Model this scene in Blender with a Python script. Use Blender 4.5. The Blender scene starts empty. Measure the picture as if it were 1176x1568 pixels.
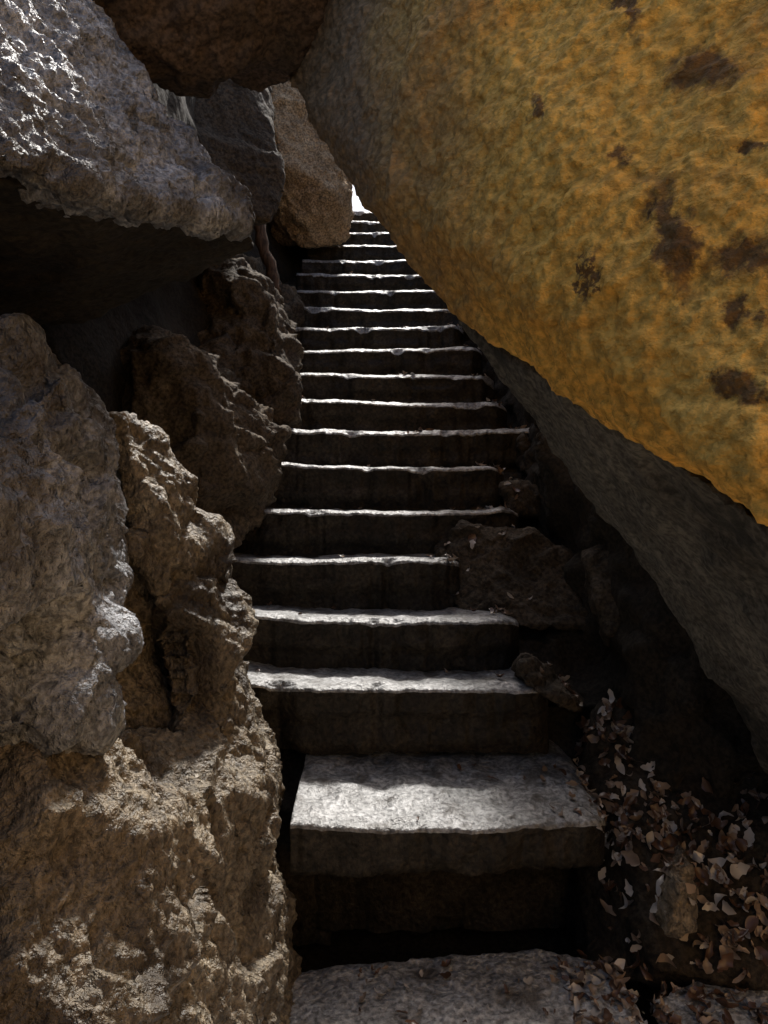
import bpy, bmesh, math, random
import numpy as np
from mathutils import Vector, noise, Matrix
random.seed(7)
scene=bpy.context.scene
F=1178.0; CU=588.0; CV=647.0
# image pixel and estimated depth -> world metres (origin = eye point, +Y into the cleft)
def P(u,v,y): return Vector(((u-CU)/F*y, y, (CV-v)/F*y))
def W(*a): return Vector(a)

# ---------------- materials ----------------
def nn(nt,t,**k):
    n=nt.nodes.new(t)
    for a,b in k.items(): setattr(n,a,b)
    return n
def rock_mat(name,cols,scale=3.0,bump=0.6,rough=0.85,stain=None,fine=60,pit=18,bd=0.02,stretch=(1,1,1),rot=.6,stain_t=(0.60,0.66),side=None,patches=None,fr=(.5,1.3),spec=.3):
    m=bpy.data.materials.new(name); m.use_nodes=True; nt=m.node_tree; L=nt.links.new
    b=nt.nodes['Principled BSDF']; b.inputs['Roughness'].default_value=rough
    b.inputs['Specular IOR Level'].default_value=spec
    tc=nn(nt,'ShaderNodeTexCoord'); mp=nn(nt,'ShaderNodeMapping'); mp.inputs['Scale'].default_value=stretch
    mp.inputs['Rotation'].default_value=(0,rot,0)
    L(tc.outputs['Object'],mp.inputs['Vector']); V=mp.outputs['Vector']
    n1=nn(nt,'ShaderNodeTexNoise'); n1.inputs['Scale'].default_value=scale; n1.inputs['Detail'].default_value=6; n1.inputs['Roughness'].default_value=0.65; L(V,n1.inputs['Vector'])
    r=nn(nt,'ShaderNodeValToRGB'); L(n1.outputs['Fac'],r.inputs['Fac'])
    e=r.color_ramp.elements
    e[0].position=0.3; e[0].color=(*cols[0],1); e[1].position=0.7; e[1].color=(*cols[-1],1)
    for i,c in enumerate(cols[1:-1]):
        q=e.new(0.3+0.4*(i+1)/(len(cols)-1)); q.color=(*c,1)
    n2=nn(nt,'ShaderNodeTexNoise'); n2.inputs['Scale'].default_value=fine; n2.inputs['Detail'].default_value=3; n2.inputs['Roughness'].default_value=0.55; L(V,n2.inputs['Vector'])
    mr=nn(nt,'ShaderNodeMapRange'); mr.inputs[1].default_value=0.38; mr.inputs[2].default_value=0.62; mr.inputs[3].default_value=fr[0]; mr.inputs[4].default_value=fr[1]; L(n2.outputs['Fac'],mr.inputs[0])
    col=r.outputs['Color']
    if side:  # dimness of the flank turned from the light, mixed into the colour
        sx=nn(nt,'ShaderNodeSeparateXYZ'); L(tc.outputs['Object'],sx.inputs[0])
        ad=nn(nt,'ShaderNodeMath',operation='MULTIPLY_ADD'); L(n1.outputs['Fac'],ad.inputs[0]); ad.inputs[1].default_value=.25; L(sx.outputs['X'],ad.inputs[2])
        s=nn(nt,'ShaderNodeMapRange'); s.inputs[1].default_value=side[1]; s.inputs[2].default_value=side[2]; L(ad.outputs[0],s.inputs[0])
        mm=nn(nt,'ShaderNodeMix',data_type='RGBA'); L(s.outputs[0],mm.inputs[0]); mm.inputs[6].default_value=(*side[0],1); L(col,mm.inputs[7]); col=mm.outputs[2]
    mx=nn(nt,'ShaderNodeVectorMath',operation='SCALE'); L(col,mx.inputs[0]); L(mr.outputs[0],mx.inputs['Scale'])
    col=mx.outputs[0]
    if stain:
        mp2=nn(nt,'ShaderNodeMapping'); mp2.inputs['Scale'].default_value=(1.0,1.0,0.55); L(tc.outputs['Object'],mp2.inputs['Vector'])
        n3=nn(nt,'ShaderNodeTexNoise'); n3.inputs['Scale'].default_value=stain[1]; n3.inputs['Detail'].default_value=4; n3.inputs['Roughness'].default_value=0.6; L(mp2.outputs[0],n3.inputs['Vector'])
        s=nn(nt,'ShaderNodeMapRange'); s.inputs[1].default_value=stain_t[0]; s.inputs[2].default_value=stain_t[1]; s.inputs[4].default_value=.85; L(n3.outputs['Fac'],s.inputs[0])
        mm=nn(nt,'ShaderNodeMix',data_type='RGBA'); L(s.outputs[0],mm.inputs[0]); L(col,mm.inputs[6]); mm.inputs[7].default_value=(*stain[0],1)
        col=mm.outputs[2]
    if patches:   # individual mineral / lichen blotches on the rock face
        nz=nn(nt,'ShaderNodeTexNoise'); nz.inputs['Scale'].default_value=22; nz.inputs['Detail'].default_value=5; nz.inputs['Roughness'].default_value=.65; L(tc.outputs['Object'],nz.inputs['Vector'])
        wv=nn(nt,'ShaderNodeVectorMath',operation='MULTIPLY_ADD'); L(nz.outputs['Color'],wv.inputs[0]); wv.inputs[1].default_value=(.10,.10,.10); L(tc.outputs['Object'],wv.inputs[2])
        cur=None
        for (x,z,a,c) in patches:
            su=nn(nt,'ShaderNodeVectorMath',operation='SUBTRACT'); L(wv.outputs[0],su.inputs[0]); su.inputs[1].default_value=(x+.05,0,z+.05)
            mu=nn(nt,'ShaderNodeVectorMath',operation='MULTIPLY'); L(su.outputs[0],mu.inputs[0]); mu.inputs[1].default_value=(1/(a*.7),0,1/(c*.95))
            le=nn(nt,'ShaderNodeVectorMath',operation='LENGTH'); L(mu.outputs[0],le.inputs[0])
            if cur is None: cur=le.outputs['Value']
            else:
                mi=nn(nt,'ShaderNodeMath',operation='MINIMUM'); L(cur,mi.inputs[0]); L(le.outputs['Value'],mi.inputs[1]); cur=mi.outputs[0]
        s=nn(nt,'ShaderNodeMapRange'); s.inputs[1].default_value=1.4; s.inputs[2].default_value=.7; s.inputs[3].default_value=0; s.inputs[4].default_value=.88; L(cur,s.inputs[0])
        mm=nn(nt,'ShaderNodeMix',data_type='RGBA'); L(s.outputs[0],mm.inputs[0]); L(col,mm.inputs[6]); mm.inputs[7].default_value=(.11,.055,.025,1); col=mm.outputs[2]
    L(col,b.inputs['Base Color'])
    n4=nn(nt,'ShaderNodeTexNoise'); n4.inputs['Scale'].default_value=pit; n4.inputs['Detail'].default_value=4; n4.inputs['Roughness'].default_value=0.6; L(V,n4.inputs['Vector'])
    b1=nn(nt,'ShaderNodeBump'); b1.inputs['Strength'].default_value=bump; b1.inputs['Distance'].default_value=bd; L(n4.outputs['Fac'],b1.inputs['Height'])
    b2=nn(nt,'ShaderNodeBump'); b2.inputs['Strength'].default_value=bump*0.7; b2.inputs['Distance'].default_value=bd*0.25; L(n2.outputs['Fac'],b2.inputs['Height']); L(b1.outputs[0],b2.inputs['Normal'])
    L(b2.outputs[0],b.inputs['Normal'])
    return m
GREY=rock_mat('grey_sandstone',[(.11,.11,.115),(.31,.32,.345),(.50,.515,.56)],4,1,pit=30,fine=65,bd=.04,rough=.45,spec=.5,stretch=(1.1,1,.9),stain=((.055,.042,.03),1.9),stain_t=(.50,.62))
BROWN=rock_mat('brown_sandstone',[(.10,.074,.05),(.23,.183,.125),(.36,.30,.215)],5,1,pit=30,fine=65,bd=.04,rough=.5,spec=.5,stretch=(1.1,1,.9),stain=((.045,.032,.021),2.6),stain_t=(.48,.61))
SLAB=rock_mat('shaded_sandstone',[(.035,.027,.018),(.07,.054,.037),(.105,.084,.06)],4,.9,bd=.03)  # sandstone in shade: the shade is put into this darker colour
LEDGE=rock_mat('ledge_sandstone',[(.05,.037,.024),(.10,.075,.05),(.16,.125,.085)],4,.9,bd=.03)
DARK=rock_mat('shade_dark_rock',[(.016,.013,.009),(.032,.025,.017),(.046,.037,.027)],3,0.8)  # shade of gaps and overhangs put into a near-black colour
PATCH=[(.47,.81,.020,.09),(.54,.60,.05,.045),(.45,.30,.026,.11),(.52,.24,.05,.028),(.535,.01,.018,.08),(.42,.47,.02,.02),(.505,.157,.022,.022),(.487,.05,.028,.022),(.63,.80,.06,.035),(.345,.25,.009,.05),(.56,.06,.03,.03),(.30,.62,.015,.03),(.57,.42,.02,.015)]
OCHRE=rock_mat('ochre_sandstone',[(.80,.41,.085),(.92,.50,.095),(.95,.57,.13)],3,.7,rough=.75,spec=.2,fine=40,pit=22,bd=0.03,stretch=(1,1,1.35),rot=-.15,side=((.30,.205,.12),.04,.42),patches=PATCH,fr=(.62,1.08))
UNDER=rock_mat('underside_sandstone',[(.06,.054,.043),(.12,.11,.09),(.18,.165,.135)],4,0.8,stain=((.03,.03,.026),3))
STEP=rock_mat('worn_step_stone',[(.18,.18,.178),(.36,.36,.36),(.52,.52,.525)],9,0.8,rough=.4,spec=.5,stain=((.07,.06,.05),9),stain_t=(.52,.66),pit=30,bd=0.015)
FLOOR=rock_mat('floor_slab_stone',[(.30,.295,.29),(.46,.46,.46),(.60,.60,.605)],6,0.9,rough=.38,spec=.5,stain=((.12,.10,.08),5),stain_t=(.52,.64),pit=30,bd=0.02)
RISER=rock_mat('shaded_riser_stone',[(.015,.012,.008),(.033,.026,.018),(.065,.052,.037)],6,0.9,rough=.6)  # riser shade put into the colour, far darker than the treads

# ---------------- rock builder ----------------
_tex={}
def tex(kind,scale,depth=3):
    k=(kind,scale,depth)
    if k not in _tex:
        t=bpy.data.textures.new(f'{kind}_{scale}',kind)
        t.noise_scale=scale; t.noise_depth=depth; t.noise_basis='ORIGINAL_PERLIN'
        _tex[k]=t
    return _tex[k]
GR=Matrix.Rotation(.6,3,'Y')
def facet(p,s):
    q=p/s; d,pts=noise.voronoi(q)
    c,c2=pts[0],pts[1]
    h1=(q-c).dot(noise.noise_vector(c*3.7))*1.6+noise.noise(c*5.1)*.8
    h2=(q-c2).dot(noise.noise_vector(c2*3.7))*1.6+noise.noise(c2*5.1)*.8
    w=min(1,(d[1]-d[0])/.12)*.5+.5
    return h1*w+h2*(1-w)
def rock(name,hulls,mat,voxel=0.02,smooth=2,disp=((.35,.06),(.1,.03),(.03,.012)),carve=None,parent=None):
    bm=bmesh.new()
    for h in hulls:
        vs=[bm.verts.new(p if isinstance(p,Vector) else P(*p)) for p in h]
        r=bmesh.ops.convex_hull(bm,input=vs)
        junk=[g for g in r['geom_interior'] if isinstance(g,bmesh.types.BMVert)]
        junk=[v for v in set(junk) if v.is_valid and not v.link_faces]
        if junk: bmesh.ops.delete(bm,geom=junk,context='VERTS')
    bmesh.ops.recalc_face_normals(bm,faces=bm.faces)
    me=bpy.data.meshes.new(name); bm.to_mesh(me); bm.free()
    ob=bpy.data.objects.new(name,me); scene.collection.objects.link(ob)
    me.materials.append(mat)
    m=ob.modifiers.new('remesh','REMESH'); m.mode='VOXEL'; m.voxel_size=voxel; m.use_smooth_shade=True
    m=ob.modifiers.new('smooth','SMOOTH'); m.factor=0.5; m.iterations=smooth
    if carve:
        # (facet scale, amp),(small facet scale, amp),(grain scale, amp)
        dg=bpy.context.evaluated_depsgraph_get(); me2=bpy.data.meshes.new_from_object(ob.evaluated_get(dg))
        ob.modifiers.clear(); ob.data=me2; me2.name=name
        n=len(me2.vertices); co=np.empty(n*3,'f'); me2.vertices.foreach_get('co',co); no=np.empty(n*3,'f'); me2.vertex_normals.foreach_get('vector',no)
        co=co.reshape(-1,3); no=no.reshape(-1,3); d=np.empty(n,'f')
        (s1,a1),(s2,a2),(s3,a3)=carve
        for i,c in enumerate(co.tolist()):
            p=Vector(c); pw=p+noise.noise_vector(p*4)*.05
            g=GR@p; g.z*=.7; g.x*=1.3
            d[i]=a1*facet(pw,s1)+(a2*facet(pw,s2) if a2 else 0)+a3*noise.fractal(g/s3,.5,2.1,4)
        co+=no*d[:,None]
        me2.vertices.foreach_set('co',co.ravel()); me2.update()
        if not me2.materials: me2.materials.append(mat)
        me2.shade_smooth()
    else:
        for s,a in disp:
            m=ob.modifiers.new('d','DISPLACE'); m.texture=tex('CLOUDS',s,3 if s>.05 else 1); m.texture_coords='LOCAL'; m.strength=a*2; m.mid_level=0.5
    if parent: ob.parent=parent
    return ob
NEAR=((.38,.12),(.13,.038),(.065,.017))
MID=((.45,.12),(.15,.06),(.08,.02))

# ---- leaning ochre boulder (right) ----
G=rock('leaning_ochre_boulder',[[(440,-150,3.1),(438,128,2.85),(480,178,2.6),(550,290,2.4),(640,402,2.15),(690,475,1.98),
   (600,-150,2.3),(610,150,2.05),(650,330,1.92),(740,480,1.75),(800,555,1.65),(870,585,1.5),(960,632,1.36),(1050,700,1.22),(1176,795,1.05),(1350,900,.85),
   (1350,-200,1.25),(900,-200,1.75),(900,250,1.5),(1176,300,1.15),(700,-300,2.8),(1500,-300,2.6),(1500,800,2.2),(900,500,2.5),(700,300,2.8)]],
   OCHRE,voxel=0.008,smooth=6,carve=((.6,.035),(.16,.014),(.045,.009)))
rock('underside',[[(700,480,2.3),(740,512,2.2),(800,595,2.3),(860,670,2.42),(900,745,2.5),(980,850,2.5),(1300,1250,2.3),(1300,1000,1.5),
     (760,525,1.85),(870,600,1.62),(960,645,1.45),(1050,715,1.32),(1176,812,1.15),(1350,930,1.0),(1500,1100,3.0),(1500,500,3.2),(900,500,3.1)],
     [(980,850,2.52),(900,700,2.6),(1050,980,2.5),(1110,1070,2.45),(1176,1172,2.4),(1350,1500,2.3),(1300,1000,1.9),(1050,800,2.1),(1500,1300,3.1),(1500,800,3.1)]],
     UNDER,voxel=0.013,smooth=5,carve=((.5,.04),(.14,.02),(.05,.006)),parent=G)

# ---- left boulders ----
A=rock('overhanging_boulder',[[(-150,-150,1.7),(0,-100,1.85),(110,-10,2.05),(210,118,2.1),(245,150,2.1),(285,230,2.1),(330,295,2.15),(378,342,2.15),(260,325,1.85),(150,308,1.6),(0,250,1.35),(-150,190,1.2),
   (250,340,2.3),(0,270,2.3),(-250,230,2.4),(-300,-150,3.0),(80,-80,3.0),(290,240,2.7)]],
   GREY,voxel=0.008,carve=((.45,.06),(.12,.028),(.06,.018)))
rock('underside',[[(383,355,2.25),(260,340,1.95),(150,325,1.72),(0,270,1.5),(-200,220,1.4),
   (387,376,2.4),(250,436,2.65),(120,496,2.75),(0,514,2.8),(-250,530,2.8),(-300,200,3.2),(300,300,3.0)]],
   DARK,voxel=0.015,disp=((.3,.05),(.1,.03),(.04,.012)),parent=A)  # dark lower part: the overhang's shade is in its colour
rock('sandstone_boulder',[[(0,520,1.75),(60,535,1.72),(108,562,1.7),(133,602,1.7),(165,700,1.78),(198,780,1.85),(205,825,1.9),(150,885,1.7),(145,1000,1.65),(138,1108,1.6),(60,1120,1.45),(0,1150,1.35),(-200,1200,1.15),
   (-250,500,1.6),(40,700,1.42),(-100,800,1.1),(90,850,1.42),(-250,600,2.4),(140,640,2.2),(140,1090,2.2)]],
   GREY,voxel=0.008,carve=NEAR)
rock('sandstone_boulder',[[(160,642,2.2),(240,672,2.25),(300,732,2.3),(322,800,2.35),(325,880,2.4),(265,930,2.2),(205,850,2.0),(100,650,2.8),(320,900,2.9),(150,800,2.8)],
   [(235,830,2.15),(320,890,2.38),(352,1020,2.42),(415,1180,2.38),(415,1300,2.3),(310,1220,2.12),(275,1100,2.1),(300,880,2.9),(360,1000,2.9),(400,1200,2.9)],
   [(120,800,2.0),(255,870,2.3),(285,960,2.35),(290,1190,2.3),(120,1210,2.0),(200,1000,2.15),(120,800,3),(300,900,3),(300,1200,3),(120,1200,3)]],
   BROWN,voxel=0.009,carve=NEAR)
rock('cleft_wall',[
   [W(-.6,2.7,-1.9),W(-.6,2.7,-1.35),W(-.25,2.8,-1.4),W(-.2,2.8,-1.9),W(-.6,3.2,-1.9),W(-.2,3.2,-1.9),W(-.3,3.2,-1.3),W(-.6,3.2,-1.25)]],DARK,voxel=.02)
rock('sandstone_boulder',[[(140,1120,1.8),(170,1200,1.75),(290,1185,2.0),(410,1190,2.32),(408,1280,2.22),(400,1400,2.15),(412,1568,2.1),(415,1750,2.1),(300,1350,1.75),(200,1290,1.55),(0,1215,1.4),(-200,1190,1.25),(-200,1750,1.1),(100,1750,1.2),(300,1750,1.6),(-200,1150,2.2),(380,1200,2.8),(415,1700,2.7)]],
   BROWN,voxel=0.008,carve=NEAR)
# ---- ceiling chock ----
rock('chockstone',[[(90,-80,2.3),(180,80,2.5),(225,122,2.65),(300,130,2.85),(430,124,2.95),(520,100,2.8),(520,-120,2.4),(90,-140,2.3),(200,-100,3.5),(520,-50,3.5),(300,90,3.4)]],
   rock_mat('reddish_rock',[(.05,.037,.026),(.10,.068,.047),(.15,.10,.072)],4,0.8),voxel=0.014,carve=((.3,.07),(.1,.03),(.06,.012)))
rock('hanging_slab',[[(180,30,4.2),(200,180,4.2),(300,280,4.2),(355,335,4.3),(415,340,4.4),(432,290,4.5),(425,200,4.6),(395,120,4.7),(300,20,4.5),(100,100,6.6),(150,370,5.3),(345,320,6.2),(385,60,6.6)]],  # hidden back drawn out to shade the wall behind
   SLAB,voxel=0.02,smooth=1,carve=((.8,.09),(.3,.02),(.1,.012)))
rock('wedged_boulder',[[(380,60,7),(460,60,7),(430,125,6.9),(495,190,6.8),(522,250,6.8),(533,290,6.9),(533,330,6.95),(528,365,7),(470,378,6.9),(425,350,6.9),(408,300,7.1),(430,245,6.5),(515,292,6.6),(375,60,8.5),(370,380,8.2),(525,350,7.9),(522,260,7.9)]],
   rock_mat('warm_rock',[(.24,.155,.085),(.45,.31,.18),(.58,.43,.27)],4,0.9,bd=.05),voxel=0.022,carve=((.6,.07),(.2,.04),(.1,.025)))
rock('ledge_boulder',[[(355,395,4.9),(400,430,4.8),(415,480,4.8),(436,540,4.7),(458,600,4.6),(300,620,4.4),(230,450,5.0),(425,440,6.4),(455,480,6.2),(300,400,6.2),(450,700,4.6),(250,700,4.6)]],
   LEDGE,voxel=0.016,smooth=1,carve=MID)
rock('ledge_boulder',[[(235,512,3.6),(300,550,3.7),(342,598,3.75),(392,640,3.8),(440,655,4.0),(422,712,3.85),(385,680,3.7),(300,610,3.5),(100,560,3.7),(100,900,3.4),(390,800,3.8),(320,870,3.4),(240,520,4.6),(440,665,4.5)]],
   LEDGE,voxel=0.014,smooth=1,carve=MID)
# ---- cleft walls ----
rock('cleft_wall',[[W(-1.0,3.2,-1.8),W(-1.3,3.2,0.2),W(-2.2,3.2,2.0),W(-1.1,6,-.5),W(-1.6,6,2.6),W(-.75,8.5,1.8),W(-1.2,8.5,3.2),W(-4,2.8,-1.8),W(-4,2.8,2.2),W(-4,9,3),W(-4,9,0)],
   [W(-1.5,.2,-1.8),W(-1.6,.2,.6),W(-1.2,3.4,-1.8),W(-2.0,3.4,1.6),W(-4,0,-1.8),W(-4,0,1.8),W(-4,3.6,-1.8),W(-4,3.6,2)],
   [W(-3,2.5,.5),W(-.95,2.9,.7),W(-.85,3.4,.78),W(-.9,4.2,1.05),W(-3,4.6,.9),W(-3,2.5,3),W(-1.1,3,1.9),W(-1.1,4.3,2.2),W(-3,4.6,3)]],  # unseen roof rock added to keep the sun off the left wall
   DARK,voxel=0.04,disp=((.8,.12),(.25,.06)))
rock('cleft_wall',[[W(.95,2.7,-1.8),W(.95,3.2,-.3),W(1.4,3,.8),W(.8,5,.0),W(.8,5,1.7),W(.7,7,1.0),W(.72,7,3.2),W(.75,9,2.0),W(.9,9,4.0),W(4,2.7,-1.8),W(4,2.7,1.5),W(4,9,4),W(4,9,0)],
   [W(-1.2,3.12,-1.9),W(1.3,3.12,-1.9),W(-1.2,3.12,-1.15),W(1.3,3.12,-1.15),W(-1.2,8.4,2.15),W(1.3,8.4,2.15),W(-1.2,8.4,-1.9),W(1.3,8.4,-1.9)]],
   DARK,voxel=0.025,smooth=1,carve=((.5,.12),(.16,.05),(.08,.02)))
rock('rubble_block',[[(665,850,3.75),(705,800,3.8),(800,812,3.75),(880,850,3.65),(900,960,3.4),(800,960,3.4),(705,950,3.5),(900,900,4.2),(720,810,4.3)],
   [(800,1010,3.02),(840,1015,3.05),(875,1080,2.9),(820,1060,2.88),(800,1035,2.92),(900,1090,3.3),(790,1040,3.3)],
   [(770,742,4.1),(865,735,4.1),(865,790,4.05),(775,790,4.0),(780,735,4.5),(870,735,4.5),(870,790,4.5)],
   [(800,672,4.4),(856,666,4.4),(870,720,4.3),(800,722,4.3),(800,665,4.8),(870,665,4.8),(870,720,4.8)],
   [(900,850,3.3),(945,845,3.3),(985,960,3.1),(930,975,3.1),(900,850,3.7),(1010,930,3.6),(930,990,3.5)]],
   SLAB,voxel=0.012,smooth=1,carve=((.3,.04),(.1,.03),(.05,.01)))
rock('bounce_cliff',[[W(1.0,-.8,-1.9),W(3.0,1.0,-1.9),W(1.0,-2.0,3.8),W(3.6,-.3,3.8),W(1.5,-7,-1.9),W(6,-5,-1.9),W(1.5,-7,3.8),W(6,-5,3.8)]],  # unseen cliff added behind the eye to bounce warm sun onto the boulder
   rock_mat('bounce_cliff_rock',[(.66,.42,.19),(.76,.50,.23),(.82,.57,.28)],2,0.5,fr=(.9,1.05)),voxel=0.1,disp=((1.0,.12),(.3,.05)))
rock('cleft_wall',[[W(-4,-3.6,-1.9),W(1.4,-3.6,-1.9),W(-4,-3.9,1.4),W(1.4,-3.9,1.1),W(-4,-6,-1.9),W(1.4,-6,-1.9),W(-4,-6,1.4),W(1.4,-6,1.4)],
   [W(-4,-4,-1.9),W(-2.2,-4,-1.9),W(-4,.5,-1.9),W(-1.8,.5,-1.9),W(-4,-4,1.6),W(-2.4,-4,1.4),W(-4,.5,1.4),W(-2.2,.5,1.0)]],DARK,voxel=0.08,disp=((1.0,.2),(.3,.08)))  # unseen low dark walls added behind the eye to keep bounce light down

# ---------------- staircase ----------------
H=.19; D=.30
ends={1:(445,945),2:(375,845),3:(345,800),4:(325,706),5:(388,800),6:(430,775),7:(452,855),8:(450,780),9:(443,760),10:(443,740),11:(455,712),12:(460,720),13:(470,720),14:(475,720),15:(483,720),16:(490,720),17:(500,700),18:(510,700),19:(520,700)}
stairs=bpy.data.objects.new('stone_staircase',None); scene.collection.objects.link(stairs)
def fb(x,y,z,s,o=4): return noise.fractal(Vector((x/s,y/s,z/s)),0.9,2.1,o)
for k,(u0,u1) in ends.items():
    if k==1: y0=2.46; z=-1.285; yb=3.2; hh=.55
    else:
        y0=(k+7.8)*D; z=-2.856+(k+7.8)*H; yb=y0+D+.12; hh=H+.07
    x0=(u0-CU)/F*y0-.12*(k>1); x1=(u1-CU)/F*y0
    drop=.005 if k<7 else .007+.0008*k; run=.045
    prof=[]
    if k==1: prof=[(.34,-.55),(.34,-.40),(.34,-.33),(.30,-.26),(.20,-.205),(.08,-.18),(.02,-.165),(.010,-.14),(.008,-.11),(.006,-.08),(.004,-.05)]
    else:
        for t in range(8): prof.append((.0+.012*math.sin(t*1.3+k),-hh+t/8*(hh-.05-drop)))
    prof+=[(.006,-.035-drop),(.002,-.022-drop),(0,-.012-drop),(.002,-.005-drop),(.008,-drop)]
    ntop0=len(prof)-2
    for t in range(1,6): prof.append((.008+run*t/5,-drop*(1-t/5)**1.3))
    n=24 if k==1 else 10
    for t in range(1,n+1): prof.append((.053+(yb-y0-.053)*t/n,(-.026*math.sin(min(1,t/n*1.3)*math.pi/2) if k>1 else 0)))
    N=170 if k<8 else 100
    bm=bmesh.new(); rows=[]
    tiltk=random.uniform(-.018,.018); yawk=random.uniform(-.05,.05); hk=random.uniform(-.010,.010)*(k>1)
    for i in range(N+1):
        s=i/N; x=x0+(x1-x0)*s; row=[]
        edge=.028*fb(x,k*3.1,0,.5,2)+.010*fb(x,k*5.7,2,.07,4)+yawk*(s-.5)
        sag=-.018*math.sin(s*math.pi)+.010*fb(x,k*2.3,5,.35,3)+tiltk*(s-.5)*2+hk
        chip=max(0,fb(x,k*7.7,9,.16,3)-.2)*.07
        endr=.08*max(0,1-(x1-x)/.10)**2
        for j,(dy,dz) in enumerate(prof):
            yy=y0+dy+edge*max(0,1-dy/.2)+endr+chip*max(0,1-dy/.06)
            if k==1: yy+= -.03+ .10*s*max(0,1-dy/.6)
            zz=z+dz+sag*(1 if dz>-.1 else .5)-endr*.5-chip*(1 if dy<.04 and dz>-.06 else 0)*.6
            zz+=(.009 if k>1 else .016)*fb(x,yy,zz,.12,4) if dy>.05 and dz>-.05 else .004*fb(x,yy,zz,.05,3)
            if dz<-.02: yy+=.022*fb(x+9,yy,zz,.1,4)
            row.append(bm.verts.new((x,yy,zz)))
        rows.append(row)
    for i in range(N):
        for j in range(len(prof)-1):
            f=bm.faces.new((rows[i][j],rows[i+1][j],rows[i+1][j+1],rows[i][j+1])); f.smooth=True
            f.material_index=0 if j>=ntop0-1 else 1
    for side,row in ((0,rows[0]),(1,rows[-1])):
        b1=bm.verts.new((row[-1].co.x,row[-1].co.y,z-hh))
        try: 
            f=bm.faces.new(row+[b1]); f.material_index=1
        except: pass
    bmesh.ops.recalc_face_normals(bm,faces=bm.faces)
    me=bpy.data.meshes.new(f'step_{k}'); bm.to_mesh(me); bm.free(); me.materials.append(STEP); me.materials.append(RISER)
    o=bpy.data.objects.new(f'step_{k}',me); scene.collection.objects.link(o); o.parent=stairs

# ---------------- ground ----------------
def grid(name,x0,x1,y0,y1,nx,ny,fz,mat):
    bm=bmesh.new(); g=[[bm.verts.new((x0+(x1-x0)*i/nx,y0+(y1-y0)*j/ny,fz(x0+(x1-x0)*i/nx,y0+(y1-y0)*j/ny))) for j in range(ny+1)] for i in range(nx+1)]
    for i in range(nx):
        for j in range(ny): bm.faces.new((g[i][j],g[i+1][j],g[i+1][j+1],g[i][j+1])).smooth=True
    me=bpy.data.meshes.new(name); bm.to_mesh(me); bm.free(); me.materials.append(mat)
    o=bpy.data.objects.new(name,me); scene.collection.objects.link(o); return o
grid('ground',-300,300,-300,300,40,40,lambda x,y:-1.95,rock_mat('soil',[(.02,.016,.01),(.04,.03,.02),(.06,.05,.035)],2,.5))
grid('bounce_floor',-2.5,3.0,-3.8,.95,40,40,lambda x,y:-1.76+.03*noise.noise(Vector((x,y,0))*1.5),rock_mat('bounce_sand',[(.36,.27,.17),(.42,.33,.22),(.48,.38,.26)],3,.5,fr=(.85,1.1)))  # unseen sand floor added to bounce sunlight up onto the boulder
paving=rock('stone_floor',[[W(-.40,1.0,-1.72),W(-.40,2.30,-1.73),W(-.30,2.40,-1.72),W(-.1,2.38,-1.70),W(.1,2.45,-1.70),W(.5,2.48,-1.70),W(.73,2.42,-1.70),W(.78,1.6,-1.70),W(.6,1.0,-1.70),W(-.40,1,-1.95),W(.75,2.45,-1.95),W(-.35,2.42,-1.95)],
   [W(.80,1.0,-1.73),W(.79,2.30,-1.73),W(1.1,2.46,-1.74),W(1.8,2.4,-1.72),W(1.8,1,-1.72),W(.8,1,-1.95),W(.9,2.45,-1.95),W(1.8,2.45,-1.95)]],FLOOR,voxel=.009,smooth=1,disp=((.3,.012),(.08,.012),(.03,.006)))
mound=rock('earth_bank',[[W(.72,2.95,-1.42),W(.66,2.5,-1.85),W(.85,2.38,-1.70),W(1.1,2.3,-1.68),W(1.7,2.2,-1.58),W(.85,3.1,-1.12),W(1.3,3.1,-1.1),W(1.9,2.6,-1.2),W(1.9,3.3,-1.9),W(.7,3.3,-1.9),W(1.2,2.7,-1.32)]],
   rock_mat('bank_soil',[(.02,.015,.01),(.04,.03,.02),(.06,.047,.033)],6,.8),voxel=.02,disp=((.3,.04),(.1,.04),(.03,.012)))
rock('small_stone',[[(1010,1330,2.2),(1040,1290,2.3),(1065,1330,2.25),(1060,1420,2.2),(1020,1440,2.15),(1000,1400,2.2),(1040,1360,2.1),(1040,1400,2.5)]],BROWN,voxel=.008,carve=((.12,.03),(.05,.015),(.03,.006)))

# ---------------- wooden post ----------------
bm=bmesh.new(); rings=[]
for t in range(13):
    s=t/12; c=P(392,335,5.6).lerp(P(424,448,5.5),s); rr=.045+.008*math.sin(t*2.1)
    rings.append([bm.verts.new(c+Vector((math.cos(a)*rr+.01*math.sin(t),math.sin(a)*rr,0))) for a in [q*math.tau/12 for q in range(12)]])
for a,b in zip(rings,rings[1:]):
    for i in range(12): bm.faces.new((a[i],a[(i+1)%12],b[(i+1)%12],b[i])).smooth=True
bm.faces.new(rings[0]); bm.faces.new(rings[-1])
me=bpy.data.meshes.new('wooden_post'); bm.to_mesh(me); bm.free()
me.materials.append(rock_mat('old_wood',[(.06,.035,.02),(.11,.065,.04),(.15,.09,.06)],8,.5,stretch=(1,1,.15)))
scene.collection.objects.link(bpy.data.objects.new('wooden_post',me))

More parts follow.
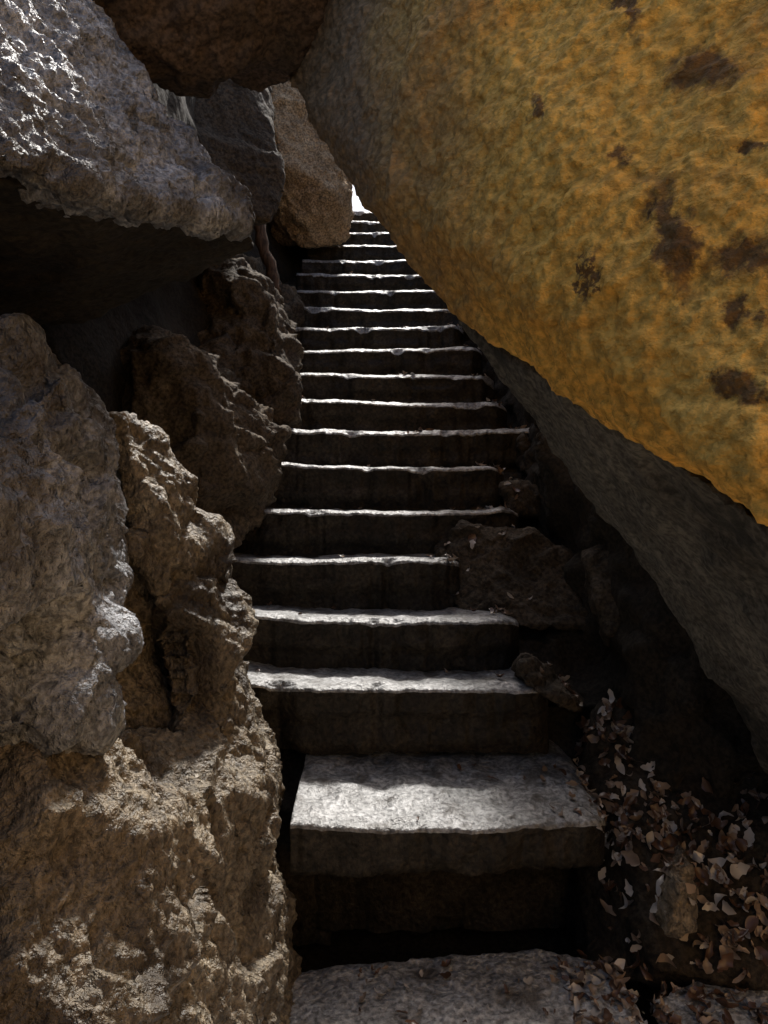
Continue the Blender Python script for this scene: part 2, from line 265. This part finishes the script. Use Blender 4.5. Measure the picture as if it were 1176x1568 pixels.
# ---------------- leaf litter ----------------
dg=bpy.context.evaluated_depsgraph_get()
def leafmat(n,c):
    m=bpy.data.materials.new(n); m.use_nodes=True; b=m.node_tree.nodes['Principled BSDF']
    nz=nn(m.node_tree,'ShaderNodeTexNoise'); nz.inputs['Scale'].default_value=25
    r=nn(m.node_tree,'ShaderNodeValToRGB'); r.color_ramp.elements[0].color=(*[q*.4 for q in c],1); r.color_ramp.elements[1].color=(*[q*1.5 for q in c],1)
    m.node_tree.links.new(nz.outputs['Fac'],r.inputs['Fac']); m.node_tree.links.new(r.outputs[0],b.inputs['Base Color']); b.inputs['Roughness'].default_value=.3
    return m
lm=[leafmat('dry_leaf_tan',(.30,.22,.16)),leafmat('dry_leaf_brown',(.12,.065,.04)),leafmat('dry_leaf_grey',(.52,.48,.44))]
bm=bmesh.new()
def leaf(p,nrm,size):
    q=nrm.to_track_quat('Z','Y'); a=random.uniform(0,math.tau); ln=size; wd=size*random.uniform(.3,.65); curl=random.uniform(-.6,1.1)
    tip=Vector((random.gauss(0,.4),random.gauss(0,.4),1)).normalized().to_track_quat('Z','Y')
    pts=[]; n=7; mi=random.choice([0,0,0,1,1,1,1,2,2]); fold=random.uniform(.1,1.0); R=Matrix.Rotation(a,3,'Z'); tw=random.uniform(-.8,.8); bend=random.uniform(-.5,.5)
    for i in range(n+1):
        t=i/n; w=wd*.5*math.sin(math.pi*min(1,t*.94+.04))**.8*(1+random.uniform(-.35,.35))
        zc=curl*ln*(t-.5)**2*2
        row=[]
        for sgn in (-1,0,1):
            l=tip@Vector(((t-.5)*ln,sgn*w+bend*ln*(t-.5)**2,zc+(abs(sgn)*w*fold)+sgn*w*tw*(t-.5)*2))
            l.rotate(R); row.append(bm.verts.new(p+q@l+nrm*.008))
        pts.append(row)
    for i in range(n):
        for j in range(2):
            f=bm.faces.new((pts[i][j],pts[i+1][j],pts[i+1][j+1],pts[i][j+1])); f.material_index=mi; f.smooth=True
OKN=('earth_bank','stone_floor','step_','rubble_block','small_stone')
def scatter(cnt,fn,size=(.03,.07)):
    c=0
    for _ in range(cnt*3):
        if c>=cnt: break
        x,y,zt=fn(); o=Vector((x,y,zt))
        for h in range(4):
            hit,loc,nr,idx,ob,_m=scene.ray_cast(dg,o,Vector((0,0,-1)))
            if not hit: break
            if nr.z>.25 and ob.name.startswith(OKN):
                leaf(loc,nr,random.uniform(*size)); c+=1; break
            o=loc-Vector((0,0,.002))
def clumpy():
    while True:
        x,y=random.uniform(.7,1.5),random.uniform(2.2,3.1)
        if noise.noise(Vector((x*5,y*5,3)))>random.uniform(-.4,.3): return (x,y,-.9)
scatter(750,clumpy,(.02,.07))
scatter(200,lambda:(min(1.6,.55+random.expovariate(2.5)),random.uniform(2.1,2.5),-1.5),(.02,.06))
scatter(70,lambda:(random.uniform(-.1,1.2),random.uniform(2.1,2.4),-1.5),(.01,.045))
scatter(45,lambda:(.85-random.expovariate(5),random.uniform(2.5,2.95),-1.1),(.015,.05))
for k in range(2,18):
    y0=(k+7.8)*D; z=-2.856+(k+7.8)*H; u0,u1=ends[k]; x1=min((u1-CU)/F*y0,.85); x0=(u0-CU)/F*y0
    scatter(3,lambda:(random.uniform(x0,x1),random.uniform(y0+.02,y0+.28),z+.12),(.02,.04))
    scatter(20,lambda:(random.gauss(x1-.03,.08),random.uniform(y0+.02,y0+.28),z+.15),(.02,.06))
    if k in (7,9,11): scatter(5,lambda:(random.gauss(.15,.04),random.uniform(y0+.0,y0+.08),z+.15),(.03,.06))
me=bpy.data.meshes.new('leaf_litter'); bm.to_mesh(me); bm.free()
for m in lm: me.materials.append(m)
scene.collection.objects.link(bpy.data.objects.new('leaf_litter',me))

# ---------------- light ----------------
EL=math.radians(50); AZ=math.radians(10)
w=bpy.data.worlds.new('World'); scene.world=w; w.use_nodes=True; nt=w.node_tree
sky=nn(nt,'ShaderNodeTexSky'); sky.sky_type='NISHITA'; sky.sun_disc=False; sky.sun_elevation=EL; sky.sun_rotation=AZ; sky.dust_density=4
bg=nt.nodes['Background']; bg.inputs['Strength'].default_value=.15; nt.links.new(sky.outputs[0],bg.inputs['Color'])
sd=bpy.data.lights.new('sun','SUN'); sd.energy=5; sd.angle=math.radians(5); sd.color=(1,.96,.9)
so=bpy.data.objects.new('sun',sd); scene.collection.objects.link(so)
so.rotation_euler=Vector((math.sin(AZ)*math.cos(EL),math.cos(AZ)*math.cos(EL),math.sin(EL))).to_track_quat('Z','Y').to_euler()
scene.view_settings.view_transform='Standard'; scene.view_settings.look='None'; scene.view_settings.exposure=0

cd=bpy.data.cameras.new('camera'); co=bpy.data.objects.new('camera',cd); scene.collection.objects.link(co)
co.location=(0,0,0); co.rotation_euler=(math.radians(90),0,0)
cd.sensor_fit='VERTICAL'; cd.sensor_height=24; cd.lens=24*F/1568; cd.shift_y=-137/1568; cd.clip_start=.05; cd.clip_end=1000
scene.camera=co
